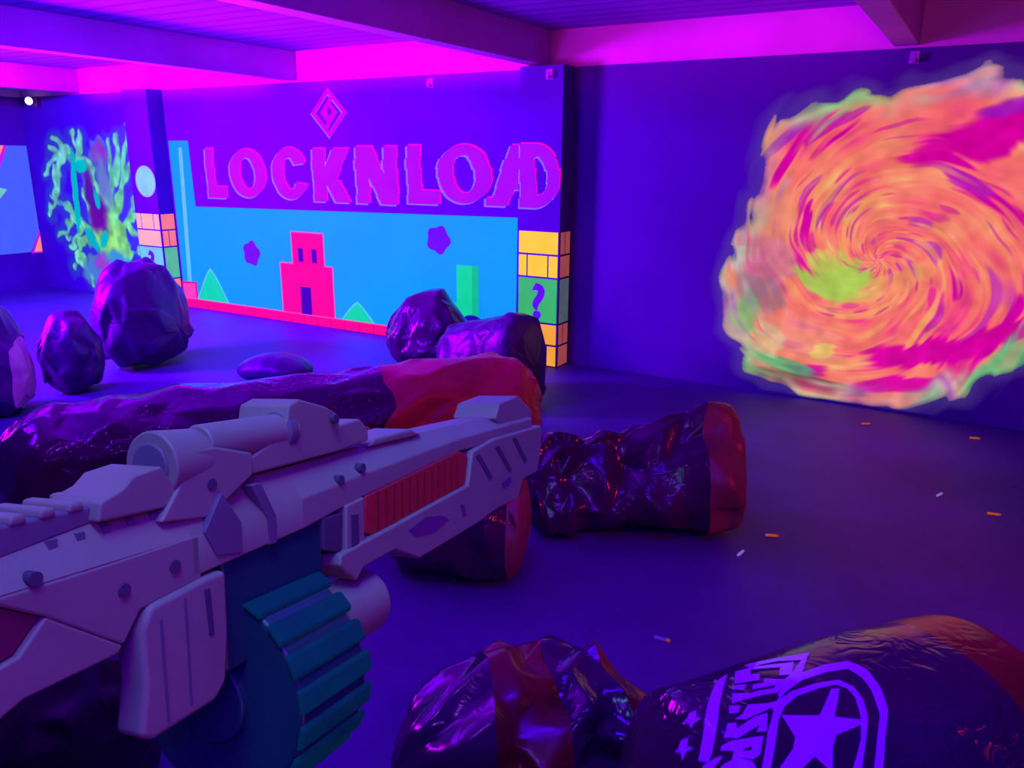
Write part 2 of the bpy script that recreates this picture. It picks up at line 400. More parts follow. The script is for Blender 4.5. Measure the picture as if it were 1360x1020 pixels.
def vnoise(a, b_, seed):
    r = np.random.RandomState(seed); T = r.rand(256, 256)
    i, j = np.floor(a).astype(int), np.floor(b_).astype(int); fa, fb = a-i, b_-j
    fa, fb = fa*fa*(3-2*fa), fb*fb*(3-2*fb)
    g = lambda p, q: T[p % 256, q % 256]
    return (g(i, j)*(1-fa)+g(i+1, j)*fa)*(1-fb)+(g(i, j+1)*(1-fa)+g(i+1, j+1)*fa)*fb
def sstep(a, b_, x): t = np.clip((x-a)/(b_-a), 0, 1); return t*t*(3-2*t)
def ramp(v, stops):
    out = np.zeros(v.shape+(3,)); xs = [s[0] for s in stops]
    for c in range(3): out[..., c] = np.interp(v, xs, [s[1][c] for s in stops])
    return out
def mixc(C, col, m): return C*(1-m[..., None])+np.array(col, float)*m[..., None]
def swirl(X, Z):
    cx, cz = -.62, 1.05                                 # where the strokes turn
    dx, dz = (X-cx), (Z-cz); r = np.sqrt(dx*dx+dz*dz)+1e-4
    lr = 1.7*np.log(r+.7)+.16*(vnoise(X*2.3+9, Z*2.3, 41)-.5)+.06*(vnoise(X*6+9, Z*6, 42)-.5)
    psi = np.arctan2(-dz, dx)                           # clockwise
    K = tan(radians(16))
    def st(ps, fa, fc, seed): return vnoise(ps*fa+50+seed*3.1, (lr-K*ps)*fc+70, seed)
    p1 = psi; p2 = np.mod(psi, 2*pi); w = sstep(.25, .75, np.abs(psi)/pi)
    def S2(fa, fc, seed): return st(p1, fa, fc, seed)*(1-w)+st(p2, fa, fc, seed)*w
    fine = .5*S2(3.2, 30, 1)+.5*S2(3.6, 15, 2)
    mid = S2(2.6, 7, 3); big = S2(1.8, 4.5, 4)
    v = np.clip((fine*.4+mid*.35+.25*vnoise(X*5, Z*5, 43)-.5)*1.7+.5, 0, 1)
    C = ramp(v, [(0, (225, 40, 150)), (.18, (245, 75, 130)), (.34, (252, 105, 115)), (.55, (255, 124, 112)), (.78, (255, 145, 115)), (.92, (250, 175, 120)), (1, (240, 205, 150))])
    mg = sstep(.66, .76, .6*big+.4*fine)
    C = mixc(C, (215, 0, 165), mg*sstep(.15, .6, r))
    C = mixc(C, (190, 40, 190), sstep(.7, .82, S2(1.9, 12, 6))*.7)
    C = mixc(C, (250, 180, 100), sstep(.62, .8, S2(1.6, 20, 7))*.6*sstep(1.1, .3, r)); C = mixc(C, (215, 20, 160), sstep(.72, .86, S2(2.4, 20, 8))*.6)
    def patch(px, pz, ax, az, ang, col, amt):
        nonlocal C
        ca, sa = cos(ang), sin(ang); a = ((X-px)*ca+(Z-pz)*sa)/ax; b_ = (-(X-px)*sa+(Z-pz)*ca)/az
        m_ = sstep(1.15, .75, np.sqrt(a*a+b_*b_)+(fine-.5)*1.1)
        C = mixc(C, col, m_*amt)
    patch(.06, 1.93, .52, .15, .36, (218, 0, 160), 1); patch(.12, 2.06, .3, .07, .25, (165, 20, 190), .9); patch(-.3, 1.8, .25, .06, .3, (218, 0, 160), .8)
    patch(-.22, .45, .42, .09, .28, (220, 0, 165), .95); patch(-.35, .2, .35, .06, .2, (215, 0, 165), .9); patch(.25, .66, .3, .07, .45, (215, 0, 160), .9)
    patch(-1.33, 1.85, .26, .04, .75, (170, 30, 190), .9); patch(-1.05, 1.93, .18, .035, .6, (215, 20, 160), .9); patch(-.9, 2.0, .14, .03, .5, (205, 30, 170), .8)
    patch(-1.36, 1.0, .22, .2, .3, (205, 120, 150), .75); patch(-1.42, .75, .2, .14, -.4, (140, 120, 140), .6); patch(-1.35, 1.35, .16, .2, .6, (235, 150, 120), .7)
    patch(-.86, .9, .24, .16, -.1, (170, 215, 85), .9); patch(-.98, 1.02, .12, .1, .4, (205, 205, 95), .7); patch(-.5, .9, .3, .08, .5, (250, 175, 105), .5)
    patch(-1.0, .13, .5, .06, -.12, (75, 60, 70), .7); patch(-.95, .09, .4, .05, -.1, (200, 25, 110), .6)
    patch(-1.2, .25, .3, .05, -.2, (75, 180, 120), .8); patch(-1.52, .55, .13, .22, .3, (110, 190, 120), .75)
    patch(-1.05, .45, .3, .16, -.3, (250, 150, 130), .7); patch(-.9, .38, .1, .06, .5, (235, 205, 110), .8); patch(-1.3, .4, .12, .12, .5, (220, 200, 150), .7)
    dx, dz = X+.42, Z-1.10; ro = np.sqrt(dx*dx+dz*dz)+1e-4; th = np.arctan2(dz, dx)
    TAB = [(-180, 1.22), (-165, 1.28), (-150, 1.36), (-137, 1.36), (-115, 1.2), (-97, 1.08), (-75, 1.03), (-55, .97), (-38, .96), (-15, 1.0), (0, 1.06), (30, 1.2), (55, 1.24), (67, 1.24), (82, 1.14), (104, 1.03), (116, 1.15), (127, 1.25), (137, 1.32), (147, 1.24), (160, 1.13), (170, 1.16), (180, 1.22)]
    R = np.interp(np.degrees(th), [t[0] for t in TAB], [t[1] for t in TAB])+.05*(vnoise(th*9+40, th*0+3, 11)-.5)
    e = R-ro+(fine-.5)*.09+(vnoise(X*7, Z*7, 31)-.5)*.1
    A = sstep(-.03, .05, e)
    edge = sstep(.2, .02, e+(fine-.5)*.2)*np.clip(.45+.9*vnoise(th*4+9, r*0+2, 15), 0, 1)
    ec = ramp(vnoise(th*3+20, r*3, 12), [(0, (95, 190, 130)), (.25, (150, 200, 140)), (.45, (215, 190, 165)), (.6, (185, 110, 190)), (.75, (205, 180, 180)), (1, (130, 195, 150))])
    C = C*(1-edge[..., None])+ec*edge[..., None]
    C = C*(.93+.14*vnoise(X*16, Z*16, 14))[..., None]
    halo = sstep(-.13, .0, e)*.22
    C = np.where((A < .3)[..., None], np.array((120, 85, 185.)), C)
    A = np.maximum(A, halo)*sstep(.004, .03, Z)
    return C, A
sw = painted('swirl_mural', swirl, -1.95, .95, .005, 2.38, 470, 400, YW-.004, .92)
tag(sw, 'huge orange and magenta paint swirl with pale green rim on the black wall', 'mural')

STR = [  # bright green splash: tapered strokes (x, z) from root to tip, root half width
 ((-9.3, .75), (-8.75, 2.0), .05), ((-9.3, .8), (-8.66, 1.68), .045), ((-9.25, .7), (-8.62, 1.33), .04), ((-9.4, .8), (-9.1, 1.85), .05), ((-9.1, 1.45), (-8.95, 1.93), .04),
 ((-9.35, .75), (-9.55, 1.55), .05), ((-9.55, 1.4), (-9.85, 1.98), .045), ((-9.7, 1.55), (-9.66, 1.97), .03), ((-9.6, 1.6), (-10.35, 1.78), .05), ((-10.05, 1.72), (-10.25, 1.93), .04), ((-10.1, 1.7), (-10.5, 1.5), .04),
 ((-10.0, 1.75), (-10.35, 1.2), .04), ((-10.3, 1.5), (-10.55, .95), .035), ((-9.45, .7), (-10.15, 1.05), .06), ((-10.0, .98), (-10.42, 1.2), .035), ((-10.05, 1.0), (-10.4, .7), .035), ((-9.9, .9), (-10.2, .55), .03),
 ((-9.45, .6), (-9.95, .68), .05), ((-9.85, .68), (-10.1, .35), .035), ((-10.05, .5), (-9.8, .12), .04), ((-9.98, .35), (-10.2, .28), .03), ((-9.9, .62), (-10.25, .72), .03),
 ((-9.2, .7), (-8.75, 1.02), .05), ((-8.9, .9), (-8.62, .72), .035), ((-8.8, 1.0), (-8.66, 1.12), .03), ((-9.2, .6), (-8.75, .35), .045), ((-9.25, .55), (-8.8, .18), .04), ((-9.0, .55), (-8.72, .62), .03),
 ((-9.3, .5), (-9.0, .1), .05), ((-9.35, .65), (-9.25, 1.25), .05), ((-9.3, 1.2), (-9.15, 1.65), .035), ((-9.45, .75), (-9.75, 1.25), .05)]
def splash(X, Z):
    wx = X+.05*(vnoise(X*9, Z*9, 21)-.5)*2; wz = Z+.05*(vnoise(X*9+30, Z*9, 22)-.5)*2
    D = np.full(X.shape, 9.)
    for (a, b_, w) in STR:
        ax, az = a; bx, bz = b_; L2 = (bx-ax)**2+(bz-az)**2
        t = np.clip(((wx-ax)*(bx-ax)+(wz-az)*(bz-az))/L2, 0, 1)
        bow = .06*np.sin(t*pi)*(1 if (ax+bx)*10 % 2 < 1 else -1)
        d = np.sqrt((wx-ax-t*(bx-ax)+bow)**2+(wz-az-t*(bz-az))**2)-w*(1.15-t)
        D = np.minimum(D, d-.02)
    core = np.sqrt(((wx+9.3)/1.1)**2+((wz-.68)/1.1)**2)-.30
    D = np.minimum(D, core)
    A = sstep(.03, -.012, D)
    rr = np.sqrt((X+9.35)**2+(Z-.66)**2)
    C = ramp(np.clip(rr/1.3, 0, 1), [(0, (140, 205, 110)), (.35, (112, 205, 155)), (.7, (100, 195, 180)), (1, (105, 190, 200))])
    C = C*(.85+.4*vnoise(X*14, Z*14, 23))[..., None]
    def spot(px, pz, rx, rz, ang, col, soft=.35):
        nonlocal C, A
        ca, sa = cos(ang), sin(ang); a = ((X-px)*ca+(Z-pz)*sa)/rx; b_ = (-(X-px)*sa+(Z-pz)*ca)/rz
        m_ = sstep(1+soft, 1-soft, np.sqrt(a*a+b_*b_)+.5*(vnoise(X*10, Z*10, 25)-.5))
        C = mixc(C, col, m_); A = np.maximum(A, m_*.9)
    spot(-9.5, 1.0, .2, .22, .2, (110, 10, 180), .5); spot(-9.62, 1.3, .1, .25, .1, (95, 20, 190), .5)
    spot(-9.32, 1.72, .16, .16, 0, (160, 40, 235), .6); spot(-9.3, 1.4, .12, .3, .2, (110, 130, 225), .6)
    spot(-9.92, 1.27, .06, .46, -.08, (0, 195, 215), .2); spot(-9.75, 1.58, .12, .07, 0, (0, 195, 215), .3); spot(-9.5, 1.2, .05, .12, .2, (0, 190, 220), .3)
    spot(-9.7, .68, .08, .17, .7, (0, 190, 215), .2); spot(-9.45, .7, .06, .12, -.6, (0, 190, 215), .2)
    spot(-9.55, .3, .36, .22, .1, (80, 130, 235), .4); spot(-9.5, .38, .2, .12, -.4, (165, 70, 225), .4); spot(-9.2, .42, .25, .16, -.5, (60, 150, 235), .4)
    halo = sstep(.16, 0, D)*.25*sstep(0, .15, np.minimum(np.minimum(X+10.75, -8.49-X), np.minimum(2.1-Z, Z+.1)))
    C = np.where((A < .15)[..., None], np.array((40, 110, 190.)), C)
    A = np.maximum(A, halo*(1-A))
    return C, A
sp = painted('splash_mural', splash, -10.75, -8.49, .02, 2.1, 300, 300, YW-.004, .95)
tag(sp, 'pale green spiky paint splash with cyan patches at the left end of the back wall', 'mural')

# blue panel on the left wall
k = MB()
def lw(pts, mi, e): k.add([(XL+e, y, z) for y, z in pts], [tuple(range(len(pts)))], mi)
lw([(2.5, .47), (5.84, .47), (5.985, .74), (5.985, 1.82), (2.5, 1.82)], 0, .003)
lw([(5.84, .45), (5.99, .45), (5.99, .76)], 1, .004); lw([(5.88, .47), (5.985, .47), (5.985, .68)], 2, .006)
lw([(5.74, 1.82), (5.45, 1.82), (5.45, 1.2)], 1, .005); lw([(5.70, 1.82), (5.45, 1.82), (5.45, 1.32)], 2, .007)
lw([(5.66, 1.28), (5.4, 1.0), (5.35, 1.36)], 3, .005)
pb = k.build('blue_mural', None, None, mats=[G['periw'], glow('magenta_trim', (210, 20, 220), .8), glow('orange_corner', (255, 140, 120), .9), G['mint']])
tag(pb, 'plain blue painted panel with orange corners on the left wall at the photo edge', 'mural')

# ------------------------------------------------------------------ small fixtures
lamp = thing('wall_lamp', 'tiny glowing pinkish bulb on a bracket high on the far left of the back wall', 'lamp', (-10.45, 5.93, 2.33))
k = MB(); k.box(-10.49, -10.41, 5.955, 5.999, 2.29, 2.39); k.tube((-10.45, 5.96, 2.35), (-10.45, 5.915, 2.35), .022); k.build('bracket', matte('dark_metal', (.05, .03, .07), .5), lamp)
k = MB()
vs = []; fs = []
for i in range(9):
    a = -pi/2+pi*i/8
    for j in range(16):
        b_ = 2*pi*j/16; vs.append((-10.45+.042*cos(a)*cos(b_), 5.88+.042*cos(a)*sin(b_), 2.35+.046*sin(a)))
for i in range(8):
    for j in range(16): fs.append((i*16+j, i*16+(j+1) % 16, (i+1)*16+(j+1) % 16, (i+1)*16+j))
k.add(vs, fs); k.build('bulb', glow('bulb_glow', (255, 190, 225), 5, .02), lamp, smooth=True)
def hook(x, y, z, label):
    k = MB(); k.box(x-.03, x+.03, y-.006, y-.0005, z-.04, z+.035); k.box(x-.012, x+.012, y-.045, y-.006, z-.035, z-.015); k.box(x-.012, x+.012, y-.045, y-.035, z-.015, z+.012)
    tag(k.build('wall_hook', hk, bevel=.002), label, 'hook', 'hooks along the wall top')
hk = matte('violet_hook', (.35, .2, .5), .5)
hook(-4.39, YW, 2.345, 'small violet hook at the wall top above the second letter L')
hook(-3.1, 5.8, 2.345, 'small violet hook at the top of the right pilaster')
hook(-.56, YW, 2.355, 'small violet hook at the wall top above the swirl')

# ------------------------------------------------------------------ crumpled vinyl bunkers
V = {}
V['black'] = vinyl('black_vinyl', (.045, .002, .055), .17, spec=.42)
V['blackfar'] = vinyl('black_vinyl_dull', (.035, .004, .085), .4, .3, 7, .4)
V['red'] = vinyl('red_vinyl', (.15, .004, .014), .3, .3)
V['redbright'] = vinyl('orange_red_vinyl', (.42, .07, .05), .4, .25, spec=.4)
V['orange'] = vinyl('brown_orange_vinyl', (.20, .085, .06), .45, .4)
V['gold'] = vinyl('pale_gold_vinyl', (.45, .40, .32), .3, .5)
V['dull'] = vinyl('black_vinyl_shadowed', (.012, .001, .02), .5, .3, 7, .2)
class Loft:
    """a soft body lying or standing on the floor: stations along an axis, each (t, half width, height)"""
    def __init__(s, p0, p1, st, amp=.03, freq=3.2, seed=0, n=2.4, rend=.12, taper=0, lift=0, fold=.5, crumple=None):
        s.crumple = crumple
        s.p0, s.p1 = Vector(p0+(0,)), Vector(p1+(0,)); s.st = st; s.amp = amp; s.freq = freq; s.off = Vector((seed*7.3, seed*3.1, seed*1.7))
        s.n = n; s.L = (s.p1-s.p0).length; s.d = (s.p1-s.p0)/s.L; s.side = Vector((s.d.y, -s.d.x, 0)); s.rend = rend; s.taper = taper; s.fold = fold
    def sec(s, t):
        st = s.st
        for a, b_ in zip(st[:-1], st[1:]):
            if a[0] <= t <= b_[0]:
                k = (t-a[0])/(b_[0]-a[0]); k = k*k*(3-2*k)
                return [a[i]+(b_[i]-a[i])*k for i in range(1, len(a))]
        return list((st[0] if t < st[0][0] else st[-1])[1:])
    def pos(s, t, th, disp=True, out=0):
        q = s.sec(t); hw, h = q[0], q[1]; z0 = q[2] if len(q) > 2 else 0; sx = q[3] if len(q) > 3 else 0
        dist = min(t, 1-t)*s.L
        e = 1.
        if dist < s.rend: e = sqrt(max(0, 1-(1-dist/s.rend)**2))**.8
        c, si = cos(th), sin(th); p = 2/s.n
        x = hw*e*math.copysign(abs(c)**p, c); zz = math.copysign(abs(si)**p, si)
        z = h/2*(1+zz*e)
        x *= 1-s.taper*max(0, zz)*.5-s.taper*.5*(zz*.5+.5)
        P = s.p0+s.d*(t*s.L)+s.side*(x+sx)+Vector((0, 0, z+z0))
        nrm = s.side*c+Vector((0, 0, si))
        if disp:
            f = P*s.freq+s.off
            r1 = 1-abs(noise.noise(f))*2
            r2 = 1-abs(noise.noise(f*2.3+Vector((5, 1, 2))))*2
            r3 = noise.noise(f*.5)
            P = P+nrm*(s.amp*(r3*1.2+s.fold*(r1-.5)*.9+s.fold*.45*(r2-.5)))*e
        P = P+nrm*out
        if P.z < .004: P.z = .004+abs(noise.noise(P*5))*.004
        return P
    def wav(s, t, th):
        return min(max(t+.05*noise.noise(Vector((cos(th)*1.3, sin(th)*1.3, t*2))+s.off)*sin(pi*t), .0005), .9995)
    def mesh(s, name, t0, t1, mat, parent, nt=60, nth=72, caps=(True, True)):
        vs = []; fs = []; cr = s.crumple
        if cr: nt, nth = max(3, round((t1-t0)*cr[0])), cr[1]
        for i in range(nt+1):
            t = t0+(t1-t0)*i/nt
            # denser towards free ends
            if caps[0] and caps[1]: t = t0+(t1-t0)*(.5-.5*cos(pi*i/nt))
            elif caps[1]: t = t0+(t1-t0)*sin(pi/2*i/nt)
            elif caps[0]: t = t0+(t1-t0)*(1-cos(pi/2*i/nt))
            for j in range(nth):
                th = 2*pi*j/nth
                if not cr: vs.append(s.pos(s.wav(t, th), th)); continue
                h = Vector((t*31.7, j*2.37, 4.1))+s.off
                th2 = th+.6*2*pi/nth*noise.noise(h); t2 = t
                if 0 < i < nt: t2 = t+.6*(t1-t0)/nt*noise.noise(h+Vector((9, 9, 9)))
                vs.append(s.pos(s.wav(t2, th2), th2, True, cr[2]*1.6*noise.noise(h*1.7+Vector((3, 8, 1)))))
        for i in range(nt):
            for j in range(nth):
                q = (i*nth+j, (i+1)*nth+j, (i+1)*nth+(j+1) % nth, i*nth+(j+1) % nth)
                if cr:
                    fs += [(q[0], q[1], q[2]), (q[0], q[2], q[3])] if (i*7+j*5) % 3 else [(q[0], q[1], q[3]), (q[1], q[2], q[3])]
                else: fs.append(q)
        if caps[0]: fs.append(tuple(range(nth)))
        if caps[1]: fs.append(tuple(range((nt+1)*nth-1, nt*nth-1, -1)))
        k = MB(); k.add(vs, fs); o = k.build(name, mat, parent, smooth=True)
        if cr:
            at = o.data.attributes.new('crease_edge', 'FLOAT', 'EDGE'); rr = random.Random(len(vs))
            at.data.foreach_set('value', [rr.choice((.0, .2, .35, .6, .8)) for _ in o.data.edges])
            m_ = o.modifiers.new('soften', 'SUBSURF'); m_.levels = 2; m_.render_levels = 2
        return o

def bunker(label, loft, bands, group='vinyl bunkers lying on the floor'):
    c = (loft.p0+loft.p1)/2
    t = thing('inflatable_bunker', label, 'bunker', tuple(c), group)
    for i, (a, b_, nm, mt) in enumerate(bands):
        o = loft.mesh(nm, a, b_, V[mt], t, caps=(i == 0, i == len(bands)-1))
        if nm != 'body': o['label'] = nm.replace('_', ' ').replace('red ', '')+' in '+{'red': 'red vinyl', 'redbright': 'orange red vinyl', 'orange': 'brownish orange vinyl', 'gold': 'pale shiny vinyl', 'black': 'black vinyl'}.get(mt, mt)
    return t

# long log behind the blaster
L1 = Loft((-3.82, 1.72), (-2.17, 3.95), [(0, .25, .5), (.1, .3, .58), (.5, .31, .61), (.8, .31, .61), (1, .3, .62)], .03, 2.6, 1, 2.3, .2, 0, 0, .7, crumple=(34, 22, .022))
bunker('long black vinyl log bunker with an orange red end lying behind the toy blaster', L1, [(0, .66, 'body', 'black'), (.66, 1, 'end_panel', 'redbright')])
L2 = Loft((-3.4, 4.8), (-2.55, 4.62), [(0, .22, .5), (.5, .24, .62), (.85, .25, .68), (1, .24, .64)], .02, 3, 2, 3.2, .1, .2, crumple=(14, 18, .03))
bunker('dark brick-shaped vinyl bunker standing in front of the right pilaster blocks', L2, [(0, 1, 'body', 'blackfar')])
L3 = Loft((-4.22, 5.1), (-3.5, 5.3), [(0, .28, .5), (.25, .32, .62), (.6, .32, .64), (1, .28, .5)], .04, 3, 3, 2.5, .3, .45, crumple=(12, 18, .05))
bunker('dark rounded vinyl bunker peaking in front of the green column of the blue panel', L3, [(0, 1, 'body', 'black')])
L4 = Loft((-4.95, 4.15), (-4.4, 4.35), [(0, .2, .18), (.5, .22, .22), (1, .2, .18)], .02, 3, 4, 2.2, .2)
bunker('low dark vinyl bunker whose top peeps over the long log bunker', L4, [(0, 1, 'body', 'blackfar')])
L5 = Loft((-6.3, 3.95), (-5.72, 4.2), [(0, .42, .72), (.35, .46, .88), (.7, .46, .84), (1, .4, .62)], .05, 2, 5, 2.5, .26, .12, crumple=(12, 20, .07))
bunker('big dark domed vinyl bunker in front of the left pilaster', L5, [(0, 1, 'body', 'blackfar')])
L6 = Loft((-5.86, 3.1), (-5.54, 3.38), [(0, .2, .52), (.5, .24, .62), (1, .2, .5)], .05, 2.4, 6, 2.5, .18, .12, crumple=(10, 16, .05))
bunker('smaller dark vinyl bunker at the left front of the big dome', L6, [(0, 1, 'body', 'blackfar')])
L7 = Loft((-6.05, 2.3), (-5.48, 2.82), [(0, .34, .95), (.5, .3, .85), (.8, .26, .7), (1, .22, .5)], .05, 2.2, 7, 2.5, .16, .2, crumple=(12, 18, .06))
bunker('dark vinyl bunker with a pale end cut by the left photo edge', L7, [(0, .93, 'body', 'blackfar'), (.93, 1, 'end_panel', 'gold')])
L8 = Loft((-1.72, 3.06), (-.84, 3.60), [(0, .22, .38), (.2, .26, .46), (.55, .29, .52), (.85, .33, .63), (1, .32, .58)], .05, 3.2, 8, 2.3, .08, .75, 0, 1.0, crumple=(16, 20, .05))
bunker('black vinyl bunker with a raised brownish orange end in the middle of the open floor', L8, [(0, .8, 'body', 'black'), (.8, 1, 'end_panel', 'orange')])
L9 = Loft((-2.05, 2.42), (-1.5, 2.72), [(0, .24, .42), (.5, .26, .5), (1, .24, .48)], .04, 3.2, 9, 2.4, .12, .3, crumple=(12, 18, .05))
bunker('dark red vinyl bunker half hidden behind the muzzle of the toy blaster', L9, [(0, .84, 'body', 'black'), (.84, 1, 'end_panel', 'orange')])
L10 = Loft((-1.12, 1.3), (-.42, 1.95), [(0, .22, .36), (.25, .28, .44), (.55, .25, .41), (.8, .16, .24), (1, .12, .18)], .045, 3, 10, 2.6, .2, .3, 0, .9, crumple=(16, 20, .05))
bunker('crumpled black and dark red vinyl bunker at the bottom centre of the photo', L10, [(0, .26, 'body', 'black'), (.26, .45, 'red_panel', 'red'), (.45, .62, 'body', 'black'), (.62, 1, 'red_tail', 'red')])
L11 = Loft((-.40, 1.22), (.24, 2.06), [(0, .23, .5), (.12, .29, .66), (.6, .31, .66), (1, .32, .64)], .016, 2.2, 11, 2.15, .14, 0, 0, .6)
b11 = bunker('black vinyl log bunker printed with a violet star emblem in the lower right foreground', L11, [(0, .74, 'body', 'black'), (.74, .92, 'red_band', 'red'), (.92, 1, 'end_panel', 'gold')])
L12 = Loft((-2.75, .35), (-1.78, 1.12), [(0, .26, .42), (.5, .28, .46), (1, .24, .36)], .04, 3, 12, 2.4, .16, .2, crumple=(14, 18, .04))  # added to darken this corner; vinyl coloured as if shaded
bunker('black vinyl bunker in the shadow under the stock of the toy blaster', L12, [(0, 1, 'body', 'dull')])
# star emblem printed on the skin: outlines in (thousandths of the length, tenths of a degree round the log)
EMB=[[(200,1075),(238,1104),(91,808),(84,801),(78,844)],[(293,1140),(392,1133),(453,1111),(370,974),(299,909),(270,895),(312,952),(357,996),(412,1068),(364,1104),(290,1097)],[(258,1104),(283,1097),(392,1068),(347,981),(319,988),(347,1046),(283,1075),(270,1039),(286,1024),(270,988),(222,1017)],[(248,974),(270,967),(283,988),(322,960),(277,909),(177,923),(197,967),(219,945),(225,938),(280,931),(290,945),(261,945),(238,952)],[(216,1010),(238,988),(225,967),(206,988)],[(168,916),(187,902),(171,880),(155,887)],[(200,895),(238,880),(261,880),(267,866),(235,859),(203,851),(174,844),(155,859),(174,866)],[(136,851),(152,844),(145,822),(197,844),(222,844),(193,779),(174,786),(190,808),(132,786),(113,808)],[(113,786),(181,765),(152,707),(136,700),(103,729),(113,750),(100,786),(103,794)],[(78,815),(97,772),(97,765),(81,772),(71,801)],[(91,750),(132,693),(132,657),(116,642),(81,743)],[(245,859),(264,851),(232,808),(158,657),(139,613),(126,620),(142,664),(193,772)],[(389,873),(405,866),(344,765),(392,721),(380,707),(322,700),(299,664),(267,584),(251,649),(190,606),(142,613),(219,693),(238,729),(245,822),(319,786)],[(110,952),(103,938),(107,916),(97,931),(91,931),(94,952),(91,981),(97,967),(100,974)],[(84,923),(78,916),(81,887),(75,909),(68,909),(71,931),(68,967),(71,952),(78,952)],[(312,938),(370,981),(434,996),(489,974),(502,909),(486,822),(457,729),(408,635),(370,548),(347,498),(328,512),(351,556),(392,642),(434,721),(463,822),(473,887),(469,938),(421,952),(354,938),(290,902),(261,880)],[(242,873),(309,902),(380,909),(425,902),(437,859),(428,794),(405,721),(364,642),(328,570),(306,519),(290,527),(312,577),(360,657),(396,743),(418,815),(421,859),(408,887),(364,887),(306,880),(264,851),(235,837)]]
EMBHOLE=[(132,743),(148,743),(142,729),(126,736)]
def print_on(loft, polys, hole, parent, nt=400, nth=340):
    ts = np.array([p[0] for q in polys for p in q]); hs = np.array([p[1] for q in polys for p in q])
    T = np.linspace(ts.min()-8, ts.max()+8, nt); H = np.linspace(hs.min()-8, hs.max()+8, nth)
    A, B = np.meshgrid(T, H, indexing='ij')
    def inside(poly):
        m = np.zeros(A.shape, bool); n = len(poly)
        for i in range(n):
            (x0, y0), (x1, y1) = poly[i], poly[(i+1) % n]
            if y0 != y1: m ^= ((y0 > B) != (y1 > B)) & (A < (x1-x0)*(B-y0)/(y1-y0)+x0)
        return m
    mask = np.zeros(A.shape, bool)
    for q in polys: mask |= inside(q)
    mask &= ~inside(hole)
    al = mask.astype(float)
    al = (al+np.roll(al, 1, 0)+np.roll(al, -1, 0)+np.roll(al, 1, 1)+np.roll(al, -1, 1))/5
    idx = np.arange(nt*nth).reshape(nt, nth)
    q = np.stack([idx[:-1, :-1], idx[1:, :-1], idx[1:, 1:], idx[:-1, 1:]], -1).reshape(-1, 4)
    q = q[al.ravel()[q].max(1) > .02]
    used = np.unique(q); remap = -np.ones(nt*nth, int); remap[used] = np.arange(len(used))
    vs = [loft.pos(T[k//nth]/1000, radians(H[k % nth]/10), True, .003) for k in used]
    me = bpy.data.meshes.new('star_emblem'); me.from_pydata(vs, [], remap[q].tolist())
    at = me.color_attributes.new('paint', 'FLOAT_COLOR', 'POINT')
    c = np.zeros((len(used), 4), np.float32); c[:, 3] = al.ravel()[used]; at.data.foreach_set('color', c.ravel())
    for p in me.polygons: p.use_smooth = True
    mt, nt_, b = new_mat('violet_print'); b.inputs['Base Color'].default_value = (.3, .02, .7, 1); b.inputs['Roughness'].default_value = .25
    b.inputs['Emission Color'].default_value = rgb(85, 0, 215); b.inputs['Emission Strength'].default_value = .75
    a = N(nt_, 'ShaderNodeAttribute'); a.attribute_name = 'paint'; nt_.links.new(a.outputs['Alpha'], b.inputs['Alpha'])
    me.materials.append(mt); o = bpy.data.objects.new('star_emblem', me); COL.objects.link(o)
    o.parent = parent; o.matrix_parent_inverse = Matrix.Translation(-parent.location); o['label'] = 'violet printed star emblem with lettering'
    return o
print_on(L11, EMB, EMBHOLE, b11)
# end emblem

# ------------------------------------------------------------------ toy foam dart blaster, held up in front of the photographer
gd = Vector((.40779, .06077, .91105)); gu = Vector((-.02483, .99815, -.05546)); gw = Vector((.91274, 0, -.40854))
def c2w(v): return RGT*v.x+UPC*v.y+FWD*v.z
gx, gz, gy = c2w(gd), c2w(gu), -c2w(gw)
go = CAM + c2w(Vector((.02286, -.06857, .8)))
blaster = thing('toy_blaster', 'white toy foam dart blaster with orange pump and dark green drum in the foreground', 'toy blaster')
blaster.matrix_world = Matrix(((gx.x, gy.x, gz.x, go.x), (gx.y, gy.y, gz.y, go.y), (gx.z, gy.z, gz.z, go.z), (0, 0, 0, 1)))
OWN.add(blaster.name)
P = {}
P['white'] = matte('white_plastic', (.235, .19, .175), .5, .06, 20, .35)
P['grey'] = matte('shaded_plastic', (.13, .09, .15), .55, .1, 20, .3)  # shaded copy of the white plastic; also colours notches and grooves as shade
P['dark'] = matte('dark_plastic_recess', (.075, .045, .10), .6, .1, 20, .2)  # dark parts; also puts shade into slots and screw holes by colour
P['orange'] = matte('orange_plastic', (.40, .018, .035), .5, .05, 20, .3)
P['teal'] = matte('dark_teal_plastic', (.008, .05, .07), .4, .1, 20, .4)
P['rib'] = glow('green_teal_plastic', (0, 52, 74), .3, .4, .8, 30)
def g3(s_, v, w): return (s_/1000, -w/1000, v/1000)
def gp(name, polys, w0, w1, mat, parent=blaster, bevel=.0015):
    k = MB()
    for p in polys: k.prism(p, w0, w1, lambda a, b_, d: g3(a, b_, d))
    o = k.build(name, mat, None, bevel=bevel)
    o.parent = parent
    return o
def gsec(name, stations, mat, parent=blaster, bevel=.0012):
    """loft of (s, [(w, v) ...]) sections"""
    k = MB(); n = len(stations[0][1]); vs = []
    for s_, sec in stations: vs += [g3(s_, v, w) for w, v in sec]
    f = [(i*n+j, i*n+(j+1) % n, (i+1)*n+(j+1) % n, (i+1)*n+j) for i in range(len(stations)-1) for j in range(n)]
    f += [tuple(range(n)), tuple(range(len(vs)-1, len(vs)-n-1, -1))]
    k.add(vs, f); o = k.build(name, mat, None, bevel=bevel); o.parent = parent
    return o
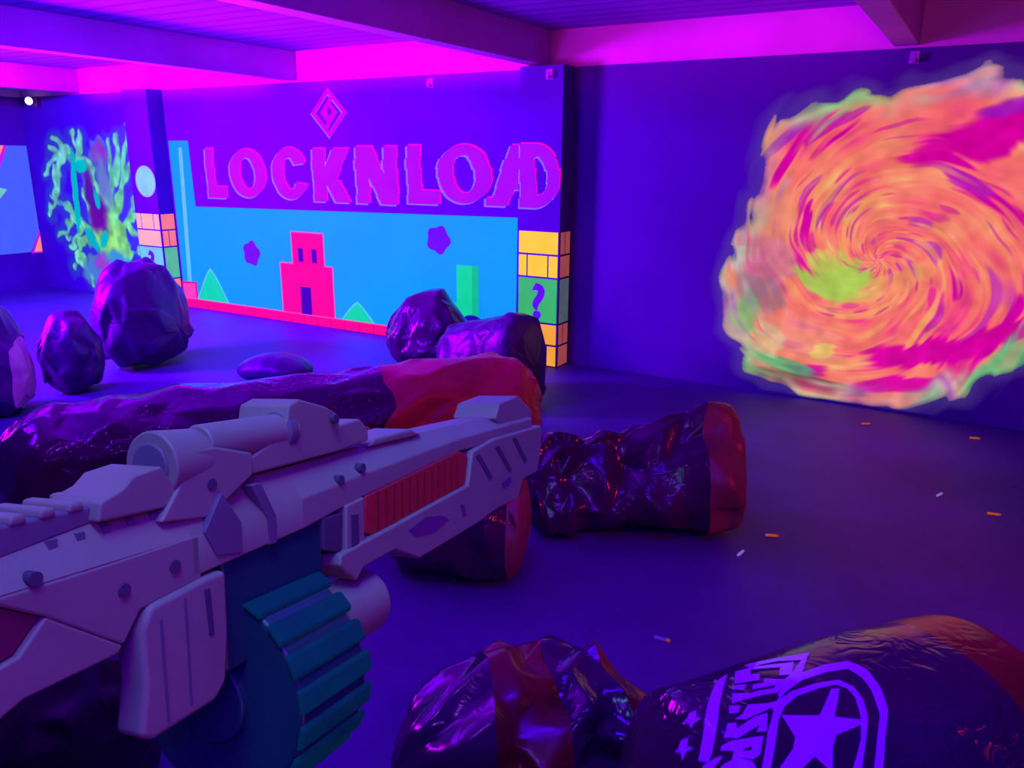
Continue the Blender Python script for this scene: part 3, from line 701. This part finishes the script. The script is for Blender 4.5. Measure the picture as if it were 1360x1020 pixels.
def gcyl(name, s0, s1, w, v, r, mat, parent=blaster, r1=None, n=32, bevel=.0015):
    k = MB(); k.tube(g3(s0, v, w), g3(s1, v, w), r/1000, (r1 or r)/1000, n); o = k.build(name, mat, None, bevel=bevel); o.parent = parent
    return o
def hexsec(v0, vm, vt, wi=13): return [(0, v0), (0, vm), (-wi, vt), (-50+wi, vt), (-50, vm), (-50, v0)]
recv = gsec('receiver', [(-446, hexsec(-1, 19, 40)), (-360, hexsec(4, 22, 41)), (-305, hexsec(11, 26, 43)), (-162, hexsec(23, 33, 43)), (-60, hexsec(20, 34, 43)), (-4, hexsec(20, 34, 42))], P['white'])
gp('barrel_rib', [[(-279, 42), (-270, 47), (-222, 48), (-206, 42)]], -8, -42, P['white'])
gp('front_sight', [[(-84, 42), (-74, 55), (-31, 59), (3, 42), (-2, 24), (-60, 24)]], -3, -47, P['white'])
# stock with its window
gp('stock', [[(-700, 12), (-541, 15), (-523, 5), (-487, -20), (-477, -7), (-440, -3), (-440, 20), (-494, 19), (-700, 19)],
             [(-523, 5.2), (-535, -7), (-545, -9), (-700, -45), (-700, -85), (-544, -29), (-534, -25), (-490, -23), (-487, -20)]], 0, -46, P['white'])
gsec('stock_top', [(q, [(0, 18.6), (-11, z), (-36, z), (-46, 18.6)]) for q, z in ((-700, 31), (-540, 31.5), (-494, 37), (-440, 38))], P['white'])
gp('stock_window', [[(-700, 12), (-541, 15), (-523, 5), (-535, -7), (-545, -9), (-700, -45)]], -3, -30, matte('maroon_inside', (.16, .01, .07), .6))
gp('top_rail', [[(-700, 30), (-540, 30), (-494, 36), (-440, 37), (-440, 44), (-700, 44)]], -10, -40, P['grey'])
for i in range(9):
    a = -556+i*13
    gp('rail_tooth', [[(a, 43), (a+8, 43), (a+7, 47.5), (a+1, 47.5)]], -9, -41, P['white'])
for i in range(5): gp('rail_notch', [[(-515+i*13, 30-(i % 2)*2), (-511+i*13, 30-(i % 2)*2), (-511+i*13, 34), (-515+i*13, 34)]], -7.2, -14, P['grey'], bevel=0)
# sight on the top
sight = gp('sight', [[(-400, 42), (-317, 44), (-281, 47), (-281, 55), (-291, 63), (-313, 61), (-314, 68), (-326, 74), (-352, 81), (-362, 78), (-366, 62), (-400, 50)]], -6, -44, P['white'])
gp('mount', [[(-462, 30), (-431, 26), (-398, 43), (-398, 55), (-425, 62), (-438, 62), (-446, 50)]], -2, -40, P['white'], sight)
gcyl('tube', -424, -352, -16, 62, 11, P['white'], sight)
gcyl('tube_band', -364, -356, -16, 62, 12.5, P['grey'], sight)
gcyl('eyepiece', -452, -424, -18, 55, 18, P['white'], sight, r1=16)
gcyl('lens', -453.5, -451, -18, 55, 12, P['grey'], sight)
gp('step_block', [[(-494, 37), (-492, 46), (-480, 50), (-474, 55), (-458, 57), (-446, 40), (-446, 36)]], -4, -38, P['white'], sight)
for (a, b_) in ((-527, 22), (-486, 5), (-457, 8), (-429, 43), (-323, 27), (-299, 31), (-323, 66)):
    k = MB(); k.tube(g3(a, b_, 1.2 if b_ < 40 else -1.2), g3(a, b_, -4), .0031, n=16); o = k.build('screw', P['dark'], None); o.parent = blaster
gp('receiver_band', [[(-404, 38), (-396, 38), (-385, 18), (-385, 2), (-391, 2), (-391, 16)]], 1.2, -5, P['grey'], bevel=.0005)  # flat strip coloured like the shade inside a groove
gp('receiver_panel', [[(-438, 20), (-430, 6), (-412, 3), (-412, 20), (-425, 38)]], 1, -4, P['grey'], bevel=.0005)
# grip magazine in front of the stock
mg = gp('magazine_grip', [[(-474, -6), (-480, -16), (-479, -41), (-483, -65), (-476, -69), (-437, -67), (-429, -60), (-426, -35), (-426, -2), (-440, -2)]], 3, -15, P['white'], bevel=.003)
for pts in ([(-470, -14), (-468.6, -14), (-467, -64), (-468.4, -64)], [(-455, -8), (-453.8, -8), (-453, -62), (-454.2, -62)], [(-442, -8), (-438.5, -8), (-437, -32), (-440, -32)]):
    gp('groove', [pts], 3.6, 1, P['grey'] if pts[0][0] < -450 else P['dark'], mg, bevel=0)
# drum
drum = gcyl('drum', -408, -348, -28, -83, 61, P['teal'], n=64, bevel=.004)
for i in range(-6, 7):
    a = 2*pi*(i+.35)/20; k = MB(); h = pi/20*.6
    pts = [(60.5, a-h*1.3), (63.8, a-h*.9), (63.8, a+h*.9), (60.5, a+h*1.3)]
    vs = [g3(s_, -83+r*sin(q), -28+r*cos(q)) for s_ in (-410, -346) for r, q in pts]
    k.add(vs, [(0, 1, 2, 3), (7, 6, 5, 4), (0, 4, 5, 1), (1, 5, 6, 2), (2, 6, 7, 3), (3, 7, 4, 0)])
    o = k.build('rib', P['rib'], None, bevel=.0012); o.parent = drum
gcyl('drum_hub', -413, -406, -28, -83, 24, P['teal'], drum, n=40)
gp('drum_neck', [[(-424, -60), (-424, 3), (-394, 4), (-345, 8), (-338, -6), (-340, -60)]], -3, -46, P['teal'], drum, .003)
# fore end
fore = gp('fore_end', [[(-144, 21), (-100, 26), (10, 26), (13, 20), (6, -5), (-3, -20), (-39, -21), (-53, -38), (-98, -38), (-136, -42), (-173, -44), (-235, -47), (-268, -32), (-306, -34), (-314, -41), (-332, -26), (-330, -19), (-307, -17), (-290, -16), (-154, -6)]], 4, -54, P['white'], bevel=.002)
for a, b_, c, e in ((-140, 16, -113, -7), (-101, 18, -72, -7), (-63, 21, -35, -4)):
    gp('vent_slot', [[(a, b_), (a+7, b_+1), (c+5, e), (c-1, e-2)]], 4.6, 1, P['dark'], fore, bevel=0)
gp('pump', [[(-297, 12), (-163, 24), (-147, 18), (-154, -7), (-290, -17), (-300, -12)]], 1, -51, P['orange'], bevel=.002)
for i in range(12):
    a = -285+i*10.5
    gp('pump_groove', [[(a, 12+i*.7), (a+2, 12+i*.7), (a+1, -13+i*.7), (a-1, -13+i*.7)]], 1.8, -1, matte('deep_orange', (.28, .012, .02), .5) if i == 0 else bpy.data.materials['deep_orange'], bpy.data.objects['pump'], bevel=0)  # darker orange strips stand for the shade in the grooves
gp('slide_bracket', [[(-320, 10), (-300, 12), (-301, -20), (-322, -22)]], 2, -50, P['white'])
gp('slide_rail', [[(-342, 7), (-321, 6), (-324, -20), (-342, -14)], [(-316, 3), (-308.5, 2), (-309, -20), (-317, -18)]][:1], 0, -46, P['dark'])
gp('slide_slot', [[(-316, 3), (-308.5, 2), (-309, -20), (-317, -18)]], 2.8, 0, P['dark'], bevel=0)
st = rnd = random.Random(3)
for pts in ([(-250, -22), (-225, -18), (-200, -22), (-190, -27), (-215, -32), (-240, -29)], [(-90, -16), (-70, -13), (-68, -18), (-85, -22)], [(-170, -20), (-164, -20), (-160, -30), (-166, -30)]):
    gp('recess', [pts], 4.5, 2, matte('violet_recess', (.14, .02, .16), .5) if 'violet_recess' not in bpy.data.materials else bpy.data.materials['violet_recess'], fore, bevel=0)  # purple patches paint shading onto the fore end, nothing is cut in
gcyl('front_stub', -345, -283, -12, -64, 22, P['white'], n=40, bevel=.003)

# ------------------------------------------------------------------ foam bits on the floor
def dart(x, y, ang, c, label):
    k = MB(); d = Vector((cos(ang), sin(ang), 0)); p = Vector((x, y, .0066))
    k.tube(p-d*.03, p+d*.018, .0062, n=12, mi=0); k.tube(p+d*.018, p+d*.027, .0066, .0066, n=12, mi=1); k.tube(p+d*.027, p+d*.031, .0066, .003, n=12, mi=1)
    tag(k.build('foam_dart', None, mats=[D[c], D['tip']]), label, 'foam dart', 'foam darts scattered on the floor')
D = {'orange': glow('orange_foam', (215, 90, 50), .55), 'white': glow('white_foam', (150, 120, 240), .6), 'tip': glow('dart_tip', (190, 70, 60), .5), 'violet': glow('violet_foam', (90, 30, 220), .6)}
DARTS = [(.13, 5.64, .3, 'orange', 'tiny orange foam dart on the floor under the right part of the paint swirl'),
 (.24, 4.38, .2, 'orange', 'tiny orange foam dart lying alone on the floor near the right photo edge'),
 (-.01, 4.51, 1.2, 'white', 'tiny pale foam dart on the floor, left of the orange one near the edge'),
 (-.66, 3.55, .4, 'orange', 'tiny orange foam dart on the floor just right of the brownish orange bunker end'),
 (-.74, 3.3, 1.4, 'white', 'tiny pale foam dart in front of the middle bunker end'),
 (-.51, 5.58, .5, 'orange', 'tiny orange foam dart at the foot of the back wall under the swirl centre'),
 (-.81, 2.48, .1, 'violet', 'tiny violet foam dart on the floor between the middle bunker and the nearest ones')]
for x, y, a, c, l in DARTS: dart(x, y, a, c, l)

# ------------------------------------------------------------------ lights
def light(kind, loc, col, power, size=.1, target=None, spread=None, blend=.5, cone=60, sy=None, name='light'):
    d = bpy.data.lights.new(name, kind); d.color = col; d.energy = power
    if kind == 'AREA':
        d.size = size
        if sy: d.shape = 'RECTANGLE'; d.size_y = sy
        if spread: d.spread = radians(spread)
    else:
        d.shadow_soft_size = size
    if kind == 'SPOT': d.spot_size = radians(cone); d.spot_blend = blend
    o = bpy.data.objects.new(name, d); COL.objects.link(o); o.location = loc
    if target is not None: o.rotation_euler = (Vector(target)-Vector(loc)).to_track_quat('-Z', 'Y').to_euler()
    return o
VIO = (.13, 0, 1); MAG = (.8, 0, .95); RED = (1, .02, .05)
# ultraviolet tubes under the ceiling
light('AREA', (-7.8, 1.6, 2.6), VIO, 800, 1.2, (-7.4, 5, .8), 130, sy=.12)
light('AREA', (-4.4, .8, 2.6), VIO, 120, 1.2, (-5.2, 5, .3), 110, sy=.12)
light('AREA', (.9, -.6, 2.6), VIO, 34, 1.0, (.4, 2.4, .2), sy=.12)
# wash on the fascia and the beams
light('AREA', (-4.6, 3.6, 2.62), MAG, 24, 2.6, (-4.6, 6, 2.57), 15, sy=.06)
light('AREA', (-7.9, 3.6, 2.62), MAG, 40, 3.0, (-7.9, 6, 2.57), 15, sy=.06)
light('AREA', (-1.9, 3.6, 2.5), (.8, 0, .5), 2.6, 2.2, (-1.9, 6, 2.54), 24, sy=.06)
light('AREA', (-6.6, 3.5, 2.56), MAG, 25, 3.0, (-9.5, 3.8, 2.56), 40, sy=.06)
light('AREA', (-8.0, 1.8, 1.4), (.50, 0, 1), 800, 1.2, (-6.4, 3.6, 2.7), 130)  # uplights added in mid air to brighten the ceiling
light('AREA', (-4.0, 1.6, 1.2), (.36, .01, 1), 110, .8, (-3.6, 2.6, 2.7), 95)
# red lamp at the right, small violet lamps that sparkle on the vinyl
light('SPOT', (2.6, 2.4, 1.9), RED, 190, .12, (-1.4, 3.4, .4), cone=60)
light('AREA', (.9, 2.6, 1.6), (1, .07, .2), 9, .5, (.2, 5, 2.7), 120)
for x, y, z, e in ((-1.3, -.4, 2.55, 8), (-1.15, -.4, 2.55, 8), (-3.3, .9, 2.5, 12), (-3.1, .9, 2.5, 12), (-.1, .1, 2.5, 7), (.05, .1, 2.5, 7)):
    light('POINT', (x, y, z), (.4, .06, 1), e, .02)
light('AREA', (-.6, 1.5, 2.66), (.07, 0, 1), 26, 1.4, (-.6, 1.5, 0), 110, sy=.2)
# soft pink and cyan fills added beside and above to tint the blaster
light('AREA', (.75, .1, 1.15), (1, .14, .7), 1.7, .35, (-.1, .5, 1.5))
light('AREA', (-.25, .1, 2.25), (.05, .5, .9), 1.5, .35, (-.2, .5, 1.5), 90)
W = bpy.data.worlds.new('world'); S.world = W; W.use_nodes = True
W.node_tree.nodes['Background'].inputs[0].default_value = (.12, 0, .6, 1); W.node_tree.nodes['Background'].inputs[1].default_value = .03
